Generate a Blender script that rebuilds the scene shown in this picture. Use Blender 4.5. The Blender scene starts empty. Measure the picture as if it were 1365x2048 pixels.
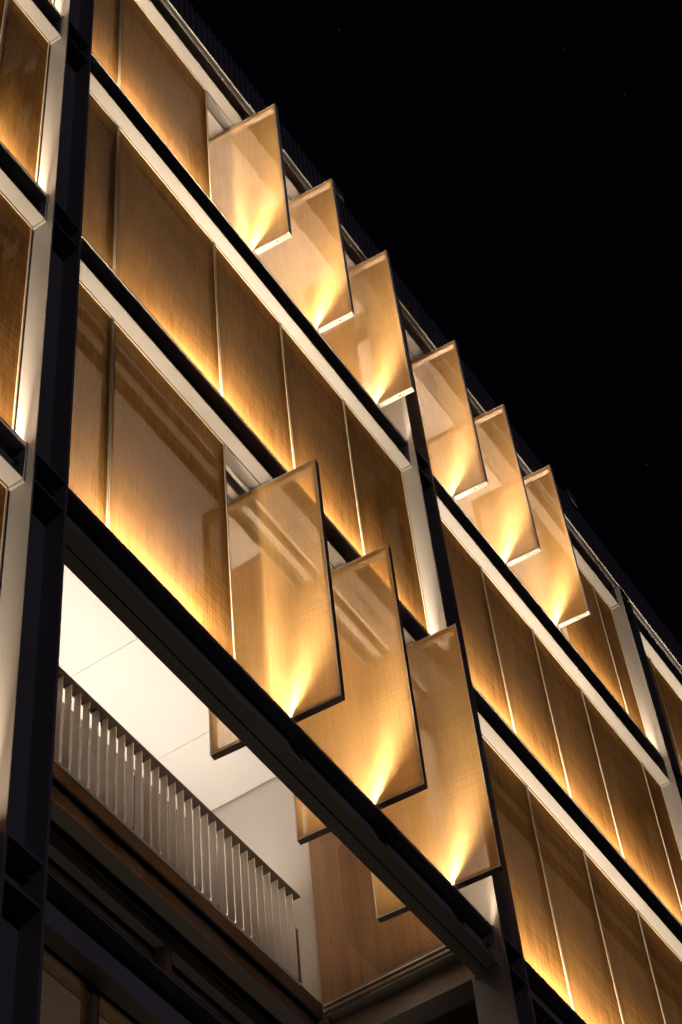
import bpy, bmesh, math, random
from mathutils import Matrix, Vector
random.seed(7)
S = bpy.context.scene
C = S.collection

# ------------------------------------------------------------------ camera
CAM_LOC = (0.0, -5.0, 1.6)
RX = (0.55083242, -0.83118489, -0.07559978)
RY = (0.63874888, 0.47813246, -0.60281774)
RZ = (0.5371997, 0.28376228, 0.79428927)
cam = bpy.data.cameras.new('camera')
cam.sensor_fit = 'VERTICAL'; cam.sensor_height = 36.0; cam.sensor_width = 24.0
cam.lens = 70.99; cam.clip_start = 0.05; cam.clip_end = 2000
co = bpy.data.objects.new('camera', cam); C.objects.link(co)
co.matrix_world = Matrix(((RX[0], -RY[0], -RZ[0], CAM_LOC[0]), (RX[1], -RY[1], -RZ[1], CAM_LOC[1]),
                          (RX[2], -RY[2], -RZ[2], CAM_LOC[2]), (0, 0, 0, 1)))
S.camera = co

# ------------------------------------------------------------------ night sky
w = bpy.data.worlds.new('World'); S.world = w; w.use_nodes = True
nt = w.node_tree; nt.nodes.clear()
out = nt.nodes.new('ShaderNodeOutputWorld'); bg = nt.nodes.new('ShaderNodeBackground')
geo = nt.nodes.new('ShaderNodeNewGeometry')
vor = nt.nodes.new('ShaderNodeTexVoronoi'); vor.inputs['Scale'].default_value = 62
ramp = nt.nodes.new('ShaderNodeMapRange'); ramp.inputs['From Min'].default_value = 0.0; ramp.inputs['From Max'].default_value = 0.05
ramp.inputs['To Min'].default_value = 1.0; ramp.inputs['To Max'].default_value = 0.0
sel = nt.nodes.new('ShaderNodeMath'); sel.operation = 'POWER'; sel.inputs[1].default_value = 3.0
mul = nt.nodes.new('ShaderNodeMath'); mul.operation = 'MULTIPLY'
sep = nt.nodes.new('ShaderNodeSeparateColor')
mr2 = nt.nodes.new('ShaderNodeMapRange'); mr2.inputs['From Min'].default_value = 0.72; mr2.inputs['From Max'].default_value = 1.0
mr2.inputs['To Min'].default_value = 0.0; mr2.inputs['To Max'].default_value = 0.18
mix = nt.nodes.new('ShaderNodeMix'); mix.data_type = 'RGBA'
mix.inputs['A'].default_value = (0.00045, 0.0005, 0.0013, 1); mix.inputs['B'].default_value = (0.55, 0.6, 0.9, 1)
nt.links.new(geo.outputs['Incoming'], vor.inputs['Vector'])
nt.links.new(vor.outputs['Distance'], ramp.inputs['Value']); nt.links.new(ramp.outputs[0], sel.inputs[0])
nt.links.new(vor.outputs['Color'], sep.inputs[0]); nt.links.new(sep.outputs[0], mr2.inputs['Value'])
nt.links.new(sel.outputs[0], mul.inputs[0]); nt.links.new(mr2.outputs[0], mul.inputs[1])
nt.links.new(mul.outputs[0], mix.inputs['Factor']); nt.links.new(mix.outputs['Result'], bg.inputs['Color'])
bg.inputs['Strength'].default_value = 1.0
nt.links.new(bg.outputs[0], out.inputs[0])

# faint bluish sun lamp added as fill on the street side of the building
fill_sun = bpy.data.lights.new('fill_sun', 'SUN'); fill_sun.energy = 0.18; fill_sun.angle = math.radians(3); fill_sun.color = (0.78, 0.68, 1.0)
mo = bpy.data.objects.new('fill_sun', fill_sun); C.objects.link(mo)
mo.rotation_euler = (math.radians(70), 0, math.radians(-22))

S.view_settings.view_transform = 'Standard'; S.view_settings.look = 'None'
S.view_settings.exposure = 0; S.view_settings.gamma = 1; S.view_settings.use_curve_mapping = False
S.render.engine = 'CYCLES'
S.cycles.max_bounces = 10; S.cycles.transparent_max_bounces = 24; S.cycles.diffuse_bounces = 4
S.cycles.sample_clamp_indirect = 4.0

LED_F = 120.0       # watts of each facade strip: wide flood,
LED_B = 210.0       # narrow lens leaning outwards,
LED_G = 640.0        # narrow lens leaning towards the wire cloth
WARM = (1.0, 0.80, 0.58)

# ------------------------------------------------------------------ materials
M = {}
def new_mat(name):
    m = bpy.data.materials.new(name); m.use_nodes = True
    t = m.node_tree; p = t.nodes['Principled BSDF']; M[name] = m
    return m, t, p
def coords(t, scale):
    tc = t.nodes.new('ShaderNodeTexCoord'); mp = t.nodes.new('ShaderNodeMapping')
    mp.inputs['Scale'].default_value = scale
    t.links.new(tc.outputs['Object'], mp.inputs['Vector']); return mp
def noise(t, scale, detail=4, sc=1.0, rough=0.55):
    mp = coords(t, scale); n = t.nodes.new('ShaderNodeTexNoise')
    n.inputs['Scale'].default_value = sc; n.inputs['Detail'].default_value = detail; n.inputs['Roughness'].default_value = rough
    t.links.new(mp.outputs[0], n.inputs['Vector']); return n
def ramp2(t, src, c0, c1, p0=0.3, p1=0.7):
    r = t.nodes.new('ShaderNodeValToRGB'); r.color_ramp.elements[0].position = p0; r.color_ramp.elements[1].position = p1
    r.color_ramp.elements[0].color = (*c0, 1); r.color_ramp.elements[1].color = (*c1, 1)
    t.links.new(src, r.inputs[0]); return r
def simple(name, c0, c1, rough=0.5, metal=0.0, scale=(3, 3, 3), bump=0.0, bscale=(40, 40, 40)):
    m, t, p = new_mat(name)
    n = noise(t, scale); r = ramp2(t, n.outputs['Fac'], c0, c1); t.links.new(r.outputs[0], p.inputs['Base Color'])
    p.inputs['Metallic'].default_value = metal
    n2 = noise(t, (scale[0]*3, scale[1]*3, scale[2]*3)); mr = t.nodes.new('ShaderNodeMapRange')
    mr.inputs['To Min'].default_value = rough-0.1; mr.inputs['To Max'].default_value = rough+0.1
    t.links.new(n2.outputs['Fac'], mr.inputs['Value']); t.links.new(mr.outputs[0], p.inputs['Roughness'])
    if bump:
        b = t.nodes.new('ShaderNodeBump'); b.inputs['Strength'].default_value = bump; b.inputs['Distance'].default_value = 0.01
        nb = noise(t, bscale); t.links.new(nb.outputs['Fac'], b.inputs['Height']); t.links.new(b.outputs[0], p.inputs['Normal'])
    return m
simple('painted_steel', (0.235, 0.222, 0.208), (0.30, 0.283, 0.265), 0.42, 0.0, (1.2, 1.2, 0.5), 0.12, (6, 6, 2))
simple('column_paint', (0.165, 0.153, 0.141), (0.215, 0.20, 0.185), 0.42, 0.0, (1.2, 1.2, 0.5), 0.12, (6, 6, 2))
simple('dark_steel', (0.085, 0.08, 0.082), (0.11, 0.10, 0.10), 0.45, 0.0, (1.2, 1.2, 0.5), 0.1, (6, 6, 2))
simple('aluminium', (0.50, 0.47, 0.43), (0.60, 0.57, 0.52), 0.35, 0.6, (2, 2, 2))
simple('bronze_frame', (0.20, 0.15, 0.105), (0.25, 0.19, 0.13), 0.4, 0.3, (2, 2, 2))
simple('panel_frame', (0.36, 0.29, 0.20), (0.44, 0.36, 0.25), 0.38, 0.3, (2, 2, 6))
simple('lit_frame', (0.66, 0.62, 0.57), (0.74, 0.70, 0.64), 0.4, 0.0, (2, 2, 6))  # top row frames, light from below put into a paler colour
simple('ceiling_white', (0.76, 0.74, 0.71), (0.80, 0.78, 0.75), 0.6, 0.0, (0.6, 0.6, 0.6))
simple('plaster', (0.70, 0.66, 0.61), (0.75, 0.71, 0.66), 0.7, 0.0, (0.8, 0.8, 0.5))
simple('concrete', (0.20, 0.19, 0.18), (0.28, 0.26, 0.24), 0.8, 0.0, (3, 3, 3), 0.2)
simple('railing_paint', (0.72, 0.67, 0.61), (0.78, 0.73, 0.67), 0.45, 0.1, (2, 2, 1))
simple('fascia_brown', (0.075, 0.055, 0.045), (0.095, 0.07, 0.056), 0.45, 0.2, (1, 1, 1))
simple('window_paint', (0.16, 0.135, 0.11), (0.19, 0.16, 0.13), 0.4, 0.2, (1, 1, 1))
simple('cladding', (0.10, 0.098, 0.10), (0.14, 0.135, 0.14), 0.5, 0.0, (2, 2, 1))
simple('black_rubber', (0.01, 0.01, 0.01), (0.02, 0.02, 0.02), 0.7)
simple('asphalt', (0.035, 0.035, 0.038), (0.065, 0.062, 0.06), 0.85, 0.0, (2, 2, 2), 0.4, (60, 60, 60))
simple('carpet', (0.10, 0.095, 0.09), (0.14, 0.13, 0.12), 0.9, 0.0, (20, 20, 20))

def glass_mat():
    m, t, p = new_mat('window_glass')
    p.inputs['Base Color'].default_value = (0.05, 0.075, 0.05, 1); p.inputs['Roughness'].default_value = 0.06
    p.inputs['Specular IOR Level'].default_value = 0.7
    tr = t.nodes.new('ShaderNodeBsdfTransparent'); tr.inputs[0].default_value = (0.45, 0.6, 0.42, 1)
    mx = t.nodes.new('ShaderNodeMixShader'); mx.inputs[0].default_value = 0.55
    o = t.nodes['Material Output']
    t.links.new(tr.outputs[0], mx.inputs[1]); t.links.new(p.outputs[0], mx.inputs[2]); t.links.new(mx.outputs[0], o.inputs[0])
glass_mat()

def mesh_mat(name, grain, open_lo, open_hi, c_dark, c_light):
    """woven bronze wire cloth: see-through by weave openness, seen more shut the more it is seen edge-on"""
    m, t, p = new_mat(name); t.nodes.remove(p); o = t.nodes['Material Output']; L = t.links.new
    gm = t.nodes.new('ShaderNodeNewGeometry')
    dot = t.nodes.new('ShaderNodeVectorMath'); dot.operation = 'DOT_PRODUCT'
    L(gm.outputs['Incoming'], dot.inputs[0]); L(gm.outputs['True Normal'], dot.inputs[1])
    ab = t.nodes.new('ShaderNodeMath'); ab.operation = 'ABSOLUTE'; L(dot.outputs['Value'], ab.inputs[0])
    mr = t.nodes.new('ShaderNodeMapRange'); mr.inputs['From Min'].default_value = 0.08; mr.inputs['From Max'].default_value = 0.75
    mr.inputs['To Min'].default_value = open_lo; mr.inputs['To Max'].default_value = open_hi; L(ab.outputs[0], mr.inputs['Value'])
    # weave variation: long threads along the bolt plus fine threads across it
    n1 = noise(t, grain[0], 5, 1.0, 0.6); n2 = noise(t, grain[1], 4, 1.0, 0.65); n3 = noise(t, (1.7, 1.7, 1.1), 3)
    a = t.nodes.new('ShaderNodeMath'); a.operation = 'ADD'; L(n1.outputs['Fac'], a.inputs[0]); L(n2.outputs['Fac'], a.inputs[1])
    b = t.nodes.new('ShaderNodeMath'); b.operation = 'MULTIPLY_ADD'; L(n3.outputs['Fac'], b.inputs[0]); b.inputs[1].default_value = 0.6; L(a.outputs[0], b.inputs[2])
    cr = ramp2(t, b.outputs[0], c_dark, c_light, 0.0, 1.0)
    mrr = t.nodes.new('ShaderNodeMapRange'); mrr.inputs['From Min'].default_value = 0.95; mrr.inputs['From Max'].default_value = 1.65
    L(b.outputs[0], mrr.inputs['Value']); L(mrr.outputs[0], cr.inputs[0])
    vo = t.nodes.new('ShaderNodeMath'); vo.operation = 'MULTIPLY_ADD'; L(mrr.outputs[0], vo.inputs[0]); vo.inputs[1].default_value = -0.11; vo.inputs[2].default_value = 0.055
    ad = t.nodes.new('ShaderNodeMath'); ad.operation = 'ADD'; ad.use_clamp = True; L(mr.outputs[0], ad.inputs[0]); L(vo.outputs[0], ad.inputs[1])
    bp = t.nodes.new('ShaderNodeBump'); n4 = noise(t, (2.6, 2.6, 0.9), 2)
    hh = t.nodes.new('ShaderNodeMath'); hh.operation = 'MULTIPLY_ADD'; L(n4.outputs['Fac'], hh.inputs[0]); hh.inputs[1].default_value = 14.0; L(a.outputs[0], hh.inputs[2])
    bp.inputs['Strength'].default_value = 0.4; bp.inputs['Distance'].default_value = 0.0012; L(hh.outputs[0], bp.inputs['Height'])
    df = t.nodes.new('ShaderNodeBsdfDiffuse'); L(cr.outputs[0], df.inputs[0]); L(bp.outputs[0], df.inputs['Normal'])
    gl = t.nodes.new('ShaderNodeBsdfAnisotropic'); L(cr.outputs[0], gl.inputs[0]); gl.inputs['Roughness'].default_value = 0.42; L(bp.outputs[0], gl.inputs['Normal'])
    tl = t.nodes.new('ShaderNodeBsdfTranslucent'); L(cr.outputs[0], tl.inputs[0])
    m1 = t.nodes.new('ShaderNodeMixShader'); m1.inputs[0].default_value = 0.35; L(df.outputs[0], m1.inputs[1]); L(gl.outputs[0], m1.inputs[2])
    m2 = t.nodes.new('ShaderNodeMixShader'); m2.inputs[0].default_value = 0.28; L(m1.outputs[0], m2.inputs[1]); L(tl.outputs[0], m2.inputs[2])
    tr = t.nodes.new('ShaderNodeBsdfTransparent'); tr.inputs[0].default_value = (1.0, 0.95, 0.88, 1)
    m3 = t.nodes.new('ShaderNodeMixShader'); L(ad.outputs[0], m3.inputs[0]); L(m2.outputs[0], m3.inputs[1]); L(tr.outputs[0], m3.inputs[2])
    L(m3.outputs[0], o.inputs[0])
    return m
mesh_mat('bronze_mesh_dim', ((0.55, 0.55, 60), (70, 70, 2.5)), 0.02, 0.25, (0.17, 0.070, 0.018), (0.50, 0.265, 0.080))  # closed panels, their dimmer light put into a darker cloth colour
mesh_mat('bronze_mesh_lit', ((1.2, 1.2, 90), (90, 90, 1.6)), 0.02, 0.56, (0.80, 0.465, 0.165), (0.97, 0.61, 0.25))  # same cloth, opened panels' stronger light put into a brighter colour

def wood_mat():
    m, t, p = new_mat('timber_veneer'); L = t.links.new
    n1 = noise(t, (9, 9, 0.35), 5, 1.0, 0.6); n2 = noise(t, (60, 60, 2.2), 3)
    a = t.nodes.new('ShaderNodeMath'); a.operation = 'MULTIPLY_ADD'; L(n2.outputs['Fac'], a.inputs[0]); a.inputs[1].default_value = 0.35; L(n1.outputs['Fac'], a.inputs[2])
    r = ramp2(t, a.outputs[0], (0.16, 0.068, 0.016), (0.34, 0.165, 0.045), 0.45, 0.9)
    nf = noise(t, (28, 28, 7), 2); rf = ramp2(t, nf.outputs['Fac'], (0.35, 0.3, 0.28), (1, 1, 1), 0.26, 0.33)
    mx = t.nodes.new('ShaderNodeMix'); mx.data_type = 'RGBA'; mx.blend_type = 'MULTIPLY'; mx.inputs['Factor'].default_value = 1.0
    L(r.outputs[0], mx.inputs['A']); L(rf.outputs[0], mx.inputs['B']); L(mx.outputs['Result'], p.inputs['Base Color'])
    p.inputs['Roughness'].default_value = 0.45
wood_mat()

def stripe_shade_mat():  # bands of light and shadow through the wire cloth, painted as stripes
    m, t, p = new_mat('stripe_shade'); t.nodes.remove(p); o = t.nodes['Material Output']; L = t.links.new
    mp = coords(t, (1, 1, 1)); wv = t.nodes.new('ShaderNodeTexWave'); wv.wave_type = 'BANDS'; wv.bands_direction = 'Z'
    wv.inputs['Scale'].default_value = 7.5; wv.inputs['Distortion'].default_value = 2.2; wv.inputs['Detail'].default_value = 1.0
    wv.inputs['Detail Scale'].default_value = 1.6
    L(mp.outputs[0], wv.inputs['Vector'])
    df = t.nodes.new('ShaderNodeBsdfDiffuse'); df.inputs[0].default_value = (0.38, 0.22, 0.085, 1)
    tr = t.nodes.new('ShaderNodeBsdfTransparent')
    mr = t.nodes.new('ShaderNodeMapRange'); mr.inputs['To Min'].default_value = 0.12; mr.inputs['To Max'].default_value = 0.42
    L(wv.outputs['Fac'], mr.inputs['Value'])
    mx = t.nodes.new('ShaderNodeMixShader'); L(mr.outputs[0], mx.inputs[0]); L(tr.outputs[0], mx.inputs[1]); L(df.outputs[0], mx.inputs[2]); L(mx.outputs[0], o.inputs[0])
stripe_shade_mat()

def emit(name, col, s):
    m, t, p = new_mat(name); p.inputs['Base Color'].default_value = (0.8, 0.8, 0.8, 1)
    p.inputs['Emission Color'].default_value = (*col, 1); p.inputs['Emission Strength'].default_value = s
emit('led_diffuser', WARM, 6.0)

# ------------------------------------------------------------------ helpers
def mk(name, verts, faces, mat, parent=None, smooth=False):
    me = bpy.data.meshes.new(name); me.from_pydata(verts, [], faces); me.update()
    me.materials.append(M[mat]); o = bpy.data.objects.new(name, me); C.objects.link(o)
    if parent is not None: o.parent = parent
    return o
def boxdata(x0, x1, y0, y1, z0, z1, o=0):
    v = [(x0, y0, z0), (x1, y0, z0), (x1, y1, z0), (x0, y1, z0), (x0, y0, z1), (x1, y0, z1), (x1, y1, z1), (x0, y1, z1)]
    f = [(0, 3, 2, 1), (4, 5, 6, 7), (0, 1, 5, 4), (1, 2, 6, 5), (2, 3, 7, 6), (3, 0, 4, 7)]
    return v, [tuple(i+o for i in q) for q in f]
def box(name, x0, x1, y0, y1, z0, z1, mat, parent=None, bev=0.0):
    """box in the parent's local space (parents are translated/rotated Empties)"""
    if bev:
        bm = bmesh.new(); vs = [bm.verts.new(c) for c in boxdata(x0, x1, y0, y1, z0, z1)[0]]
        for q in boxdata(0, 1, 0, 1, 0, 1)[1]: bm.faces.new([vs[i] for i in q])
        bmesh.ops.bevel(bm, geom=bm.edges[:], offset=bev, segments=1, affect='EDGES')
        me = bpy.data.meshes.new(name); bm.to_mesh(me); bm.free(); me.materials.append(M[mat])
        o = bpy.data.objects.new(name, me); C.objects.link(o)
        if parent is not None: o.parent = parent
        return o
    v, f = boxdata(x0, x1, y0, y1, z0, z1); return mk(name, v, f, mat, parent)
def multi(name, boxes, mat, parent=None):
    V, F = [], []
    for b in boxes:
        v, f = boxdata(*b, o=len(V)); V += v; F += f
    return mk(name, V, F, mat, parent)
def thing(name, label, cat, loc=(0, 0, 0), rz=0.0, group=None):
    o = bpy.data.objects.new(name, None); o.empty_display_size = 0.2; C.objects.link(o)
    o.location = loc; o.rotation_euler = (0, 0, rz); o['label'] = label; o['category'] = cat
    if group: o['group'] = group
    return o
def tag(o, label, cat, group=None):
    o['label'] = label; o['category'] = cat
    if group: o['group'] = group
    return o
def struct(o): o['kind'] = 'structure'; return o
def hexbolt(parent, loc, axis, r=0.016, h=0.014, mat='dark_steel'):
    """hexagon head with a washer and a stub of thread"""
    V, F = [], []
    def ring(rad, t, n, ph=0): return [(rad*math.cos(ph+2*math.pi*i/n), rad*math.sin(ph+2*math.pi*i/n), t) for i in range(n)]
    def prism(rad, t0, t1, n):
        k = len(V); V.extend(ring(rad, t0, n)); V.extend(ring(rad, t1, n))
        F.append(tuple(k+i for i in reversed(range(n)))); F.append(tuple(k+n+i for i in range(n)))
        for i in range(n): j = (i+1) % n; F.append((k+i, k+j, k+n+j, k+n+i))
    prism(r*1.25, 0, 0.003, 12); prism(r, 0.003, 0.003+h, 6); prism(r*0.55, 0.003+h, 0.003+h+0.012, 8)
    o = mk('bolt', V, F, mat, parent)
    o.location = loc
    o.rotation_euler = {'-x': (0, -math.pi/2, 0), '+x': (0, math.pi/2, 0), '-y': (math.pi/2, 0, 0), '-z': (math.pi, 0, 0)}[axis]
    return o

# ------------------------------------------------------------------ key dimensions (metres, world axes: x along facade, y into building, z up)
COLS = [(-0.27, 0.07), (5.494, 5.834), (11.26, 11.602), (17.005, 17.345), (22.76, 23.10)]
LV = [  # beam: underside, top
    (21.62, 21.955), (18.345, 18.73), (15.045, 15.396), (11.765, 12.11), (8.48, 8.83), (5.20, 5.55)]
ROWN = {'A': 'top row', 'B': 'second row from the roof', 'C': 'third row', 'D': 'fourth row', 'E': 'bottom row'}
ROWS = {'A': 'top row', 'B': 'second row', 'C': 'third row', 'D': 'fourth row', 'E': 'bottom row'}
ROWZ = {'A': (18.73, 21.62), 'B': (15.396, 18.345), 'C': (12.11, 15.045), 'D': (8.83, 11.765), 'E': (5.55, 8.48)}
BAYN = ['left edge bay', 'wide middle bay', 'bay right of the second column', 'last bay at the right edge']
DIV = {0: [2.335, 3.443, 4.907, 5.478],
       1: [5.85, 6.46, 7.94, 9.047, 10.155, 11.252],
       2: [11.73, 12.832, 13.935, 15.045, 16.50, 17.0],
       3: [17.45, 18.09, 19.56, 20.67, 21.78, 22.74]}
FY0, FY1 = 0.065, 0.285     # beam flange, front and back
MY = 0.190                  # plane of the wire cloth

# ------------------------------------------------------------------ ground and building mass
g = mk('ground', [(-600, -600, 0), (600, -600, 0), (600, 600, 0), (-600, 600, 0)], [(0, 1, 2, 3)], 'asphalt'); struct(g)
struct(box('pavement', -30, 60, -3.0, 6.0, 0.004, 0.14, 'concrete'))

# ------------------------------------------------------------------ columns
colname = ['unseen outer', 'near', 'second', 'third', 'far']
collab = {1: 'big near dark steel column at left with stiffeners and bolts, tan on its lit side',
          2: 'middle dark steel column behind the opened panels, ending the long dark beam',
          3: 'third dark steel column near the right edge, meeting the roof gutter',
          4: 'farthest dark steel column beyond the right edge bay'}
for ci, (x0, x1) in enumerate(COLS):
    if ci in (0, 4): continue
    t = thing('steel_column', collab[ci], 'column', (x0, 0, 0), 0, 'exposed steel columns of the facade')
    W = x1-x0; tf = 0.022; ztop = 21.95
    box('flange', 0, tf, 0, 0.324, 0.14, ztop, 'column_paint', t, 0.003)
    box('flange', W-tf, W, 0, 0.324, 0.14, ztop, 'column_paint', t, 0.003)
    box('web', tf, W-tf, 0.155, 0.169, 0.14, ztop-0.002, 'column_paint', t)
    for bi, (zu, zt) in enumerate(LV):
        for zc in (zu-0.005, zt-0.062):
            if bi == 0 and zc > 21.8: zc = 21.86
            box('stiffener', tf+0.001, W-tf-0.001, 0.012, 0.154, zc-0.009, zc+0.009, 'column_paint', t)
        # nuts of the neighbouring beam on the right hand flange, and a cluster on the web
        for zz in ((zu+zt)/2+0.07, (zu+zt)/2-0.09):
            hexbolt(t, (W-tf-0.001, 0.10, zz), '-x')
        if bi in (1, 3):
            for a in range(2):
                for b in range(3):
                    hexbolt(t, (0.085+0.07*a, 0.154, zu-0.09-0.085*b), '-y')

# ------------------------------------------------------------------ horizontal beams with their light strips
# lens modules of each strip: (from x, to x, output)
GRAZE = {('A', 0): [(2.3, 5.30, 0.75)], ('A', 1): [(5.95, 6.42, 0.7), (6.50, 7.55, 1.35)], ('A', 2): [(15.15, 16.40, 0.8), (16.55, 16.85, 0.45)],
         ('A', 3): [(17.6, 22.6, 0.5)],
         ('B', 0): [(2.3, 5.30, 1.0)], ('B', 1): [(7.10, 7.62, 1.3), (7.62, 8.6, 1.55), (8.6, 9.0, 0.8), (9.08, 10.12, 1.2), (10.2, 11.0, 0.8)],
         ('B', 2): [(11.75, 12.8, 1.2), (12.87, 13.9, 1.1), (13.97, 15.0, 0.9), (15.08, 16.45, 0.8), (16.55, 16.85, 0.5)], ('B', 3): [(17.6, 22.6, 0.5)],
         ('C', 0): [(2.3, 5.25, 1.0)], ('C', 1): [(6.24, 6.42, 1.0), (6.50, 7.55, 1.7)],
         ('C', 2): [(11.75, 12.8, 1.15), (12.87, 13.9, 0.95), (13.97, 15.0, 0.8), (15.08, 16.8, 0.7)],
         ('D', 0): [(2.3, 5.25, 0.9)], ('D', 2): []}
BEAM = {('A', 1): [(7.98, 9.0, 1.0), (9.06, 10.1, 1.15), (10.16, 11.0, 0.95)], ('A', 2): [(11.72, 12.8, 1.0), (12.84, 13.9, 1.1), (13.95, 15.0, 1.15)],
        ('C', 1): [(7.98, 9.0, 1.0), (9.06, 10.1, 1.1), (10.16, 11.0, 1.25)]}
levname = ['roof level', 'upper', 'middle', 'long black lower', 'lowest dark', 'hidden bottom']
def end_plate(t, x, zu, zt, side):
    a, b = (x-0.018, x) if side > 0 else (x, x+0.018)
    box('end_plate', a, b, FY0-0.006, FY1+0.006, zu-0.028, zt+0.045 if side > 0 else zt+0.004, 'painted_steel', t, 0.002)
    if side > 0:
        for zz in (zu+0.10, zt-0.13):
            hexbolt(t, (a, FY0+0.055, zz), '-x')
def area(t, nm, L, w, watts, loc, tilt, col=WARM, spread=180):
    l = bpy.data.lights.new(nm, 'AREA'); l.shape = 'RECTANGLE'; l.size = L; l.size_y = w
    l.energy = watts*L/5.4; l.color = col; l.spread = math.radians(spread)
    o = bpy.data.objects.new(nm, l); C.objects.link(o); o.parent = t
    o.location = loc; o.rotation_euler = (math.pi-tilt, 0, 0); return o
def lens_barrel(t, x0, x1, y, z, tilt, half, depth):
    """two thin blades either side of a strip: they narrow its light across the strip, not along it"""
    ca, sa = math.cos(tilt), math.sin(tilt); V, F = [], []
    for s_ in (-1, 1):
        a, b = s_*half, s_*(half+0.0015)
        k = len(V)
        for x in (x0, x1):
            for (p, q) in ((a, -0.001), (b, -0.001), (b, depth), (a, depth)):
                V.append((x, y+p*ca+q*sa, z-p*sa+q*ca))
        F += [(k, k+1, k+2, k+3), (k+7, k+6, k+5, k+4)] + [(k+i, k+4+i, k+4+(i+1) % 4, k+(i+1) % 4) for i in range(4)]
    mk('lens_barrel', V, F, 'black_rubber', t)
def led(t, x0, x1, y, z, wf, lens):
    """flood along the whole strip; lens = list of (kind, xa, xb, watts per 5.4 m) in local x"""
    area(t, 'strip_flood', x1-x0, 0.008, wf, ((x0+x1)/2, y, z), 0.0)
    for kind, a, b, wt in lens:
        if kind == 'out': yy, tl, half, dep = y-0.008, math.radians(-17), 0.0031, 0.018
        else: yy, tl, half, dep = y+0.012, math.radians(8.5), 0.0030, 0.020
        if kind == 'out': area(t, 'strip_wash', b-a, 0.006, wt*0.42, ((a+b)/2, y+0.006, z), math.radians(-32), spread=130)
        area(t, 'strip_beam' if kind == 'out' else 'strip_graze', b-a, 0.004, wt, ((a+b)/2, yy, z), tl)
        lens_barrel(t, a, b, yy, z, tl, half, dep)
beamlab = {
 0: ['roof edge beam in the top left corner bay', 'roof edge beam above the top row between near and middle columns', 'roof edge beam above three opened panels right of the middle column', 'roof edge beam in the last bay at the right edge'],
 1: ['upper beam ending on the near column at top left', 'upper beam under the top row, between near and middle columns', 'upper beam under the top row, right of the middle column', 'upper beam in the last bay at the right edge'],
 2: ['middle beam ending on the near column, at left edge', 'beam over the three large opened panels, black web above pale underside', 'beam across the lower right of the building, running out of frame', 'middle level beam in the last bay beyond the right edge'],
 3: ['dark beam ending on the near column low at left edge', 'long black beam crossing over the open white balcony', 'black beam in the lower right corner beyond the middle column', 'lower level beam far beyond the right edge'],
 4: ['lowest beam left of the near column', 'purple black beam in the bottom left corner below the balcony', 'lowest beam beyond the middle column', 'lowest beam far right'],
 5: ['bottom beam left of the near column', 'bottom beam below the lowest mesh panels', 'bottom beam beyond the middle column', 'bottom beam far right']}
for bi, (zu, zt) in enumerate(LV):
    for bay in range(4):
        if bi >= 4 and bay >= 2: continue
        if bi == 3 and bay == 3: continue
        xa, xb = COLS[bay][1], COLS[bay+1][0]
        if bay == 0: xa = 1.6
        t = thing('steel_beam', beamlab[bi][bay], 'beam', (xa, 0, 0), 0, 'horizontal steel beams of the facade')
        L = xb-xa; e = 0.0185
        box('bottom_flange', e, L-e, FY0, FY1, zu, zu+0.018, 'painted_steel', t, 0.002)
        box('top_flange', e, L-e, FY0, FY1, zt-0.018, zt, 'painted_steel', t, 0.002)
        box('web', e, L-e, 0.169, 0.181, zu+0.018, zt-0.018, 'painted_steel', t)
        if bay > 0: end_plate(t, 0, zu, zt, -1)
        end_plate(t, L, zu, zt, 1)
        # track for the panels under the bottom flange
        if bi < 5: box('panel_track', e, L-e, 0.176, 0.184, zu-0.006, zu-0.0005, 'black_rubber', t)
        if 0 < bi:
            nxt = [None, 'A', 'B', 'C', 'D', 'E'][bi]
            if bi == 5 or (bi == 4 and bay == 1): continue
            lt = thing('light_strip', 'warm light strip on the %s beam, %s' % (levname[bi], BAYN[bay]), 'light strip', (xa, 0, 0), 0, 'warm uplight strips on the beams')
            box('channel', 0.02, L-0.03, FY0-0.010, FY0+0.006, zt-0.010, zt+0.012, 'aluminium', lt)
            box('channel_base', 0.02, L-0.03, FY0+0.0065, FY0+0.056, zt+0.001, zt+0.006, 'aluminium', lt)
            box('diffuser', 0.022, L-0.032, 0.088, 0.104, zt+0.0065, zt+0.010, 'led_diffuser', lt)
            k = {1: 1.0, 2: 1.0, 3: 1.1, 4: 0.8, 5: 0}[bi]
            lens = []
            for (pa, pb, gn) in GRAZE.get((nxt, bay), []): lens.append(('in', pa-xa, pb-xa, LED_G*gn))
            for (pa, pb, gn) in BEAM.get((nxt, bay), []): lens.append(('out', pa-xa, pb-xa, LED_B*gn))
            led(lt, 0.12, L-0.30, 0.092, zt+0.0125, LED_F*k, lens)

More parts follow.
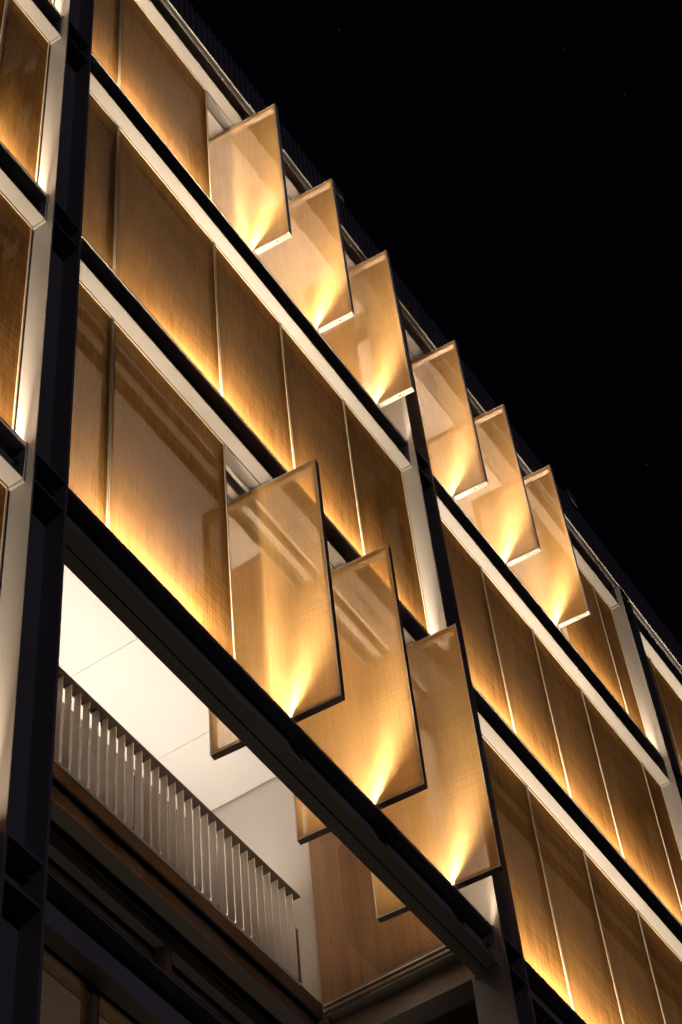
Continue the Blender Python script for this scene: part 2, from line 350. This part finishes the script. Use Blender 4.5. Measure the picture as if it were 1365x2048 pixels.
# ------------------------------------------------------------------ closed wire cloth panels
ordn = ['first', 'second', 'third', 'fourth', 'fifth']
def quad_y(name, x0, x1, y, z0, z1, mat, parent, nx=6, nz=10, sag=0.0):
    V, F = [], []
    ph = random.random()*6
    for j in range(nz+1):
        for i in range(nx+1):
            u, v = i/nx, j/nz
            d = sag*math.sin(math.pi*u)*math.sin(math.pi*v)*math.sin(ph+5*u+3*v)
            V.append((x0+(x1-x0)*u, y+d, z0+(z1-z0)*v))
    for j in range(nz):
        for i in range(nx):
            k = j*(nx+1)+i; F.append((k, k+1, k+nx+2, k+nx+1))
    o = mk(name, V, F, mat, parent)
    for p in o.data.polygons: p.use_smooth = True
    return o
def closed_panel(xa, xb, z0, z1, label, group):
    t = thing('mesh_panel', label, 'mesh panel', (xa, MY, z0), 0, group)
    W = xb-xa; H = z1-z0; a = 0.014
    box('stile', 0.004, a, -0.014, 0.036, 0, H, 'panel_frame', t)
    box('stile', W-a, W-0.004, -0.014, 0.036, 0, H, 'panel_frame', t)
    box('rail', a, W-a, -0.014, 0.036, 0, a, 'panel_frame', t)
    box('rail', a, W-a, -0.014, 0.036, H-a, H, 'panel_frame', t)
    box('inner_stile', a, a+0.045, 0.006, 0.034, a, H-a, 'panel_frame', t)
    box('inner_stile', W-a-0.045, W-a, 0.006, 0.034, a, H-a, 'panel_frame', t)
    quad_y('wire_cloth', a, W-a, -0.004, a, H-a, 'bronze_mesh_dim', t, sag=0.004)
    return t
colref = {0: 'left of the near column', 1: 'between the near and middle columns', 2: 'right of the middle column', 3: 'right of the third column'}
for row in 'ABCDE':
    z0, z1 = ROWZ[row]; z0 += 0.032; z1 -= 0.010
    for bay in range(4):
        if row == 'D' and bay == 1: continue
        if row in 'DE' and bay > 2 or (row == 'E' and bay == 2): continue
        d = DIV[bay]
        for i in range(len(d)-1):
            if row in 'AC' and bay == 1 and i >= 2: continue
            if row == 'A' and bay == 2 and i <= 2: continue
            n = len(d)-1-i if bay in (0,) else i+1
            side = 'from the right' if bay == 0 else 'from the left'
            kind = 'narrow' if d[i+1]-d[i] < 0.75 else ('wide' if d[i+1]-d[i] > 1.3 else 'medium')
            lab = '%s closed panel, %s %s, %s %s' % (kind, ordn[n-1], side, ROWS[row], colref[bay])
            closed_panel(d[i], d[i+1], z0, z1, lab, 'closed bronze mesh panels of the facade')

# ------------------------------------------------------------------ pivoted (opened) panels
def open_panel(xc, z0, z1, label, group, frame='panel_frame'):
    t = thing('pivoting_mesh_panel', label, 'mesh panel', (xc, 0.20, z0), math.radians(4.5), group)
    H = z1-z0; h = 0.541; xm, xp = -0.031, 0.031; r = 0.036; lip = 0.009
    box('side_stile', xm+0.006, xp, -h, -h+r, 0.0, H, frame, t, 0.002)
    box('side_stile', xm+0.006, xp, h-r, h, 0.0, H, frame, t, 0.002)
    box('bottom_rail', xm+0.006, xp, -h+r, h-r, 0.0, r, frame, t)
    box('top_rail', xm+0.006, xp, -h+r, h-r, H-r-0.03, H, frame, t)
    # slim gasket lip that holds the cloth
    multi('edge_lip', [(xm, xm+0.006, -h, -h+lip, 0, H), (xm, xm+0.006, h-lip, h, 0, H),
                       (xm, xm+0.006, -h+lip, h-lip, 0, lip), (xm, xm+0.006, -h+lip, h-lip, H-lip, H)], 'aluminium', t)
    box('pivot_shoe', -0.022, 0.022, -0.03, 0.03, -0.030, -0.0005, 'aluminium', t)
    box('drain_slot', -0.004, 0.004, -h+0.14, -h+0.165, -0.0016, -0.0004, 'black_rubber', t)
    # cloth in the local yz plane
    V, F = [], []; ny, nz = 6, 14; ph = random.random()*6
    for j in range(nz+1):
        for i in range(ny+1):
            u, v = i/ny, j/nz
            V.append((xm+0.003+0.0015*math.sin(math.pi*u)*math.sin(math.pi*v)*math.sin(ph+4*u+7*v), -h+lip+(2*h-2*lip)*u, lip+(H-2*lip)*v))
    for j in range(nz):
        for i in range(ny):
            k = j*(ny+1)+i; F.append((k, k+ny+1, k+ny+2, k+1))
    o = mk('wire_cloth', V, F, 'bronze_mesh_lit', t)
    for p in o.data.polygons: p.use_smooth = True
    return t
la = ['opened gold mesh panel nearest the near column, topmost row', 'opened gold mesh panel second from the top, top row middle bay',
      'opened gold mesh panel just before the middle column, top row', 'opened gold mesh panel just past the middle column, top row',
      'opened gold mesh panel, middle one of three right of the middle column', 'opened gold mesh panel farthest right in the top row']
for x, l in zip((8.462, 9.570, 10.690, 12.18, 13.31, 14.435), la):
    open_panel(x, 18.762, 21.575, l, 'opened mesh panels of the top row', 'lit_frame')
lc = ['large opened gold mesh panel at left of three above the black beam', 'large opened gold mesh panel, middle of three above the black beam',
      'large opened gold mesh panel at right of three, beside the middle column']
for x, l in zip((8.468, 9.575, 10.680), lc):
    open_panel(x, 12.142, 15.005, l, 'large opened mesh panels of the third row', 'bronze_frame')

# ------------------------------------------------------------------ interior shells behind the cloth
BW = 2.94
for ri, row in enumerate('ABCDE'):
    zf, zc = ROWZ[row]
    for bay in range(4):
        if row in 'DE' and bay > 1: continue
        xa = COLS[bay][1]; xb = COLS[bay+1][0]
        if bay == 0: xa = 1.6
        openc = (row == 'C' and bay == 1)
        # slab above (its underside carries the ceiling boards)
        y_edge = 0.55 if row in 'CD' else 0.272
        if not (row == 'D' and bay == 1):
            cz = zc - 0.045 if row in 'CD' else zc
            seams = [xa] + [9.15+1.27*k for k in range(-8, 12) if xa+0.05 < 9.15+1.27*k < xb-0.05] + [xb]
            cl = bpy.data.objects.new('ceiling', None); C.objects.link(cl); cl['kind'] = 'structure'; cl.location = (xa, y_edge, cz)
            ye = y_edge if row in 'CD' else FY1+0.012
            for a, b in zip(seams[:-1], seams[1:]):
                box('ceiling_board', a+0.0025-xa, b-0.0025-xa, ye-y_edge, BW-y_edge, 0, 0.02, 'ceiling_white', cl)
            struct(box('ceiling_void', xa, xb, ye+0.01, BW, cz+0.0201, cz+0.03, 'plaster'))
        # back wall: glazing set deep in the loggia
        struct(box('back_wall', xa-0.1, xb+0.1, BW+0.002, BW+0.1, zf-0.3, zc+0.3, 'dark_steel'))
        # partition at the right end of every bay
        if row != 'D' or bay == 0:
            struct(box('partition_wall', xb+0.03, xb+0.13, 1.672, BW, zf-0.05, zc-0.002, 'plaster'))
            sc = thing('side_screen', 'timber side screen closing the %s, %s' % (ROWS[row], colref[bay]), 'screen', (xb-0.02, 0.48, zf+0.045), 0, 'side screens of the loggias')
            H = zc-0.05-(zf+0.045)
            if row == 'C': H -= 0.002
            for k in range(3):
                wdt = 1.19/3
                box('veneer_board', 0.004, 0.03, k*wdt+0.001, (k+1)*wdt-0.001, 0.03, H, 'timber_veneer', sc)
            box('screen_rail', -0.006, 0.034, 0, 1.19, 0, 0.012, 'aluminium', sc)
            box('screen_rail', -0.002, 0.034, 0, 1.19, 0.0125, 0.0295, 'bronze_frame', sc)
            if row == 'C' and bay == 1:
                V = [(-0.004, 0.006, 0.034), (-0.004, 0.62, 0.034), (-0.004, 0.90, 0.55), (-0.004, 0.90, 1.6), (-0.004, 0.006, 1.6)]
                mk('stripe_shade_sheet', V, [(0, 4, 3, 2, 1)], 'stripe_shade', sc)  # sheet carrying the painted shadow stripes
        # floors
        if openc: continue
        if row == 'D' and bay == 1: continue
        struct(box('floor', xa-0.1, xb+0.1, 0.30, BW, zf-0.13, zf-0.004, 'concrete'))
for bay in range(1, 4):
    pass
struct(box('roof_slab', 1.6, 22.7, 0.30, 8.0, 21.80, 21.95, 'concrete'))
# void edge above the third row: deep slot with a grey steel trim
for bay in (0, 1, 2):
    xa = COLS[bay][1] if bay else 1.6; xb = COLS[bay+1][0]
    tr = thing('slot_trim', 'grey steel trim in the slot above the third row, %s' % colref[bay], 'trim', (xa, 0, 0), 0, 'grey trims above the third row')
    box('trim_plate', 0, xb-xa, 0.395, 0.455, 15.05, 15.07, 'railing_paint', tr)
    box('trim_plate', 0, xb-xa, 0.30, 0.33, 15.07, 15.2, 'railing_paint', tr)

sf = thing('standin_soffit', 'added stand-in band of timber boards under the ceiling behind the three large opened panels', 'soffit', (9.02, 0.56, 14.965), 0)  # made-up boards standing in for an unidentified gold-brown area
for k in range(5):
    box('standin_board', 0.444*k+0.001, 0.444*k+0.442, 0, 0.95, 0, 0.018, 'timber_veneer', sf)
# ------------------------------------------------------------------ balcony gallery: slab edge, railing
xa, xb = 5.9, 11.13
struct(box('partition_wall', 5.86, 5.93, 0.40, BW, 12.09, 14.99, 'plaster'))
struct(box('gallery_floor', xa, 11.6, 1.66, BW, 11.95, 12.085, 'concrete'))
fs = thing('balcony_fascia', 'brown metal edge band running under the white slatted railing', 'fascia', (xa, 1.60, 11.93), 0)
box('fascia_plate', 0, xb-xa, 0, 0.012, 0, 0.15, 'fascia_brown', fs)
box('fascia_return', 0, xb-xa, 0.0125, 0.055, 0, 0.008, 'fascia_brown', fs)
rl = thing('slatted_railing', 'pale railing of upright flat slats along the white balcony', 'railing', (0, 1.55, 12.07), 0)
x_end = 10.80; n = int((x_end-5.95)/0.108)
sl0 = box('slat', 0, 0.010, 0.016, 0.078, 0.0, 0.889, 'railing_paint', rl, 0.001)
xs = [x_end-0.068-0.108*k for k in range(n)]
sl0.location = (xs[0], 0, 0)
for x in xs[1:]:
    c = sl0.copy(); C.objects.link(c); c.location = (x, 0, 0)
box('handrail', 5.9, x_end+0.015, -0.015, 0.090, 0.8895, 0.900, 'fascia_brown', rl)
box('bottom_bar', 5.9, x_end+0.012, 0.030, 0.064, -0.004, -0.0005, 'railing_paint', rl)
for px in (10.855, 9.795, 8.72, 7.64, 6.56):
    p = box('post', px-0.006, px+0.006, 0.085, 0.150, -0.02, 0.70, 'window_paint', rl, 0.002)
    box('post', px+0.03, px+0.042, 0.085, 0.150, -0.02, 0.66, 'window_paint', rl, 0.002)
    hexbolt(rl, (px-0.006, 0.12, 0.60), '-x', 0.010, 0.008)
cb = bpy.data.curves.new('cable', 'CURVE'); cb.dimensions = '3D'; cb.bevel_depth = 0.006
spn = cb.splines.new('BEZIER'); pts = [(8.02, 1.56, 12.84), (8.09, 1.55, 12.92), (8.15, 1.55, 12.93), (8.17, 1.56, 12.80)]
spn.bezier_points.add(len(pts)-1)
for bp_, q in zip(spn.bezier_points, pts): bp_.co = q; bp_.handle_left_type = bp_.handle_right_type = 'AUTO'
dg = bpy.data.objects.new('tmp', cb); C.objects.link(dg)
me = bpy.data.meshes.new_from_object(dg.evaluated_get(bpy.context.evaluated_depsgraph_get()))
bpy.data.objects.remove(dg); me.materials.clear(); me.materials.append(M['black_rubber'])
tag(bpy.data.objects.new('cable', me), 'short black cable looped over a railing slat near the left end', 'cable'); C.objects.link(bpy.data.objects['cable'])

# slab edge beam and window wall of the storey under the balcony
sb = thing('slab_edge_beam', 'dark steel beam under the balcony edge, faintly lit brown underneath', 'beam', (xa, 0, 0), 0)
box('bottom_flange', 0, 5.36, 1.60, 1.72, 11.69, 11.705, 'window_paint', sb)
box('web', 0, 5.36, 1.655, 1.667, 11.705, 11.925, 'dark_steel', sb)
struct(box('lower_soffit', xa, 11.6, 1.668, 3.2, 11.90, 11.925, 'dark_steel'))
ww = thing('window_wall', 'dark greenish glazing with bronze frames under the balcony', 'window', (xa, 1.85, 8.83), 0)
ztop = 11.78-8.83
box('head_frame', 0, 5.4, 0, 0.08, ztop-0.075, ztop, 'window_paint', ww)
box('head_frame', 0, 5.4, -0.006, 0.08, ztop-0.155, ztop-0.080, 'window_paint', ww)
for mx in (9.385-xa, 9.385-1.75*2-xa+1.75, 9.385-3.5-xa+0.1, 11.2-xa):
    box('mullion', mx-0.045, mx+0.045, -0.006, 0.08, 0, ztop-0.1555, 'window_paint', ww)
prev = 0
for a, b in ((0.08, 1.69), (1.78, 3.44), (3.53, 5.25)):
    fr = multi('sash', [(a, a+0.03, 0.09, 0.13, 0, ztop-0.2), (b-0.03, b, 0.09, 0.13, 0, ztop-0.2), (a+0.03, b-0.03, 0.09, 0.13, ztop-0.245, ztop-0.2)], 'window_paint', ww)
    box('pane', a+0.03, b-0.03, 0.105, 0.112, 0, ztop-0.245, 'window_glass', fr)
struct(box('room_wall', xa, 11.6, 3.2, 3.3, 8.5, 11.92, 'fascia_brown'))
struct(box('room_floor', xa, 11.6, 0.3, 3.2, 8.70, 8.826, 'concrete'))

# beam at right angles to the facade, carrying the timber screen
pb = thing('cross_beam', 'short steel beam running back from the middle column under the timber screen', 'beam', (11.27, 0.33, 0), 0)
box('top_flange', 0, 0.22, 0, 1.5, 12.075, 12.093, 'painted_steel', pb)
box('bottom_flange', 0, 0.22, 0, 1.5, 11.765, 11.783, 'painted_steel', pb)
box('web', 0.104, 0.116, 0, 1.5, 11.783, 12.075, 'painted_steel', pb)
box('ledge_angle', -0.03, 0.0, 0.05, 1.40, 12.10, 12.128, 'bronze_frame', pb)
struct(box('lower_partition', 11.5, 11.6, 0.34, 3.2, 8.83, 11.45, 'plaster'))

# ------------------------------------------------------------------ roof gutter and ribbed parapet
gt = thing('roof_gutter', 'slim metal roof gutter with a bright lower edge line', 'gutter', (2.0, 0, 0), 0)
box('gutter_pan', 0, 24, 0.040, 0.15, 21.975, 21.985, 'dark_steel', gt)
box('gutter_gap', 0, 24, 0.006, 0.0395, 21.978, 21.984, 'black_rubber', gt)  # black strip added to draw the dark gap behind the edge
box('gutter_edge', 0, 24, -0.010, 0.0055, 21.970, 21.99, 'painted_steel', gt)
for k in range(19):
    hexbolt(gt, (1.0+1.27*k, 0.05, 21.974), '-z', 0.008, 0.004, 'aluminium')
pp = thing('parapet', 'black ribbed metal parapet along the roof edge against the night sky', 'parapet', (2.0, 0, 0), 0)
box('backing', 0, 24, 0.03, 0.06, 21.99, 22.74, 'cladding', pp)
box('coping', 0, 24, 0.012, 0.10, 22.741, 22.76, 'cladding', pp)
rb = box('cladding_rib', 0, 0.045, 0.005, 0.0295, 22.0, 22.74, 'cladding', pp, 0.002)
rb.location = (0.02, 0, 0)
for k in range(1, 226):
    c = rb.copy(); C.objects.link(c); c.location = (0.02+0.1045*k, 0, 0)
for xx in (10.25-2, 15.9-2):
    box('overflow_box', xx, xx+0.22, -0.03, 0.11, 22.70, 22.90, 'cladding', pp)

# ------------------------------------------------------------------ added unseen strips that brighten the loggias from within
def inner_strip(x0, x1, y, z, wt, label, spread=150):
    t = thing('added_uplight', label, 'light strip', (x0, 0, 0), 0, 'added unseen uplights of the loggias')
    box('channel', 0, x1-x0, y-0.03, y+0.03, z, z+0.02, 'aluminium', t)
    box('diffuser', 0.01, x1-x0-0.01, y-0.015, y+0.015, z+0.0205, z+0.024, 'led_diffuser', t)
    area(t, 'strip_flood', x1-x0-0.04, 0.03, wt, ((x1-x0)/2, y, z+0.026), 0.0, (1.0, 0.87, 0.74), spread)
def added_loggia_light(x0, x1, z, wt, label): inner_strip(x0, x1, 1.2, z, wt, label)
INT = {(0, 'A'): 3, (1, 'A'): 85, (2, 'A'): 85, (3, 'A'): 2, (0, 'B'): 2, (1, 'B'): 15, (2, 'B'): 2.5, (3, 'B'): 2}
for (bay, row), wt in INT.items():
    xa = COLS[bay][1]+0.1; xb = COLS[bay+1][0]-0.15
    if bay == 0: xa = 2.0
    if (bay, row) == (1, 'A'): xa = 8.2
    if (bay, row) == (1, 'B'): xb = 8.6
    if (bay, row) == (2, 'A'): xb = 15.0
    inner_strip(xa, xb, 1.2, ROWZ[row][0], wt, 'added unseen uplight behind the %s, %s' % (ROWS[row], colref[bay]))
inner_strip(5.95, 11.1, 2.55, 13.12, 61, 'added unseen uplight rail at the back of the white balcony')  # unseen rail added to brighten the balcony ceiling
inner_strip(11.75, 16.8, 1.2, 12.11, 5, 'added unseen uplight behind the third row, right of the middle column')
inner_strip(2.2, 5.3, 1.2, 12.11, 5, 'added unseen uplight behind the third row, left of the near column')
inner_strip(6.1, 11.2, 1.35, 8.83, 1.7, 'added unseen uplight in the dark storey under the balcony', 40)  # unseen strip added to lift the dark storey, kept narrow
inner_strip(6.1, 11.2, 1.2, 5.55, 22, 'added unseen uplight behind the lowest mesh panels')
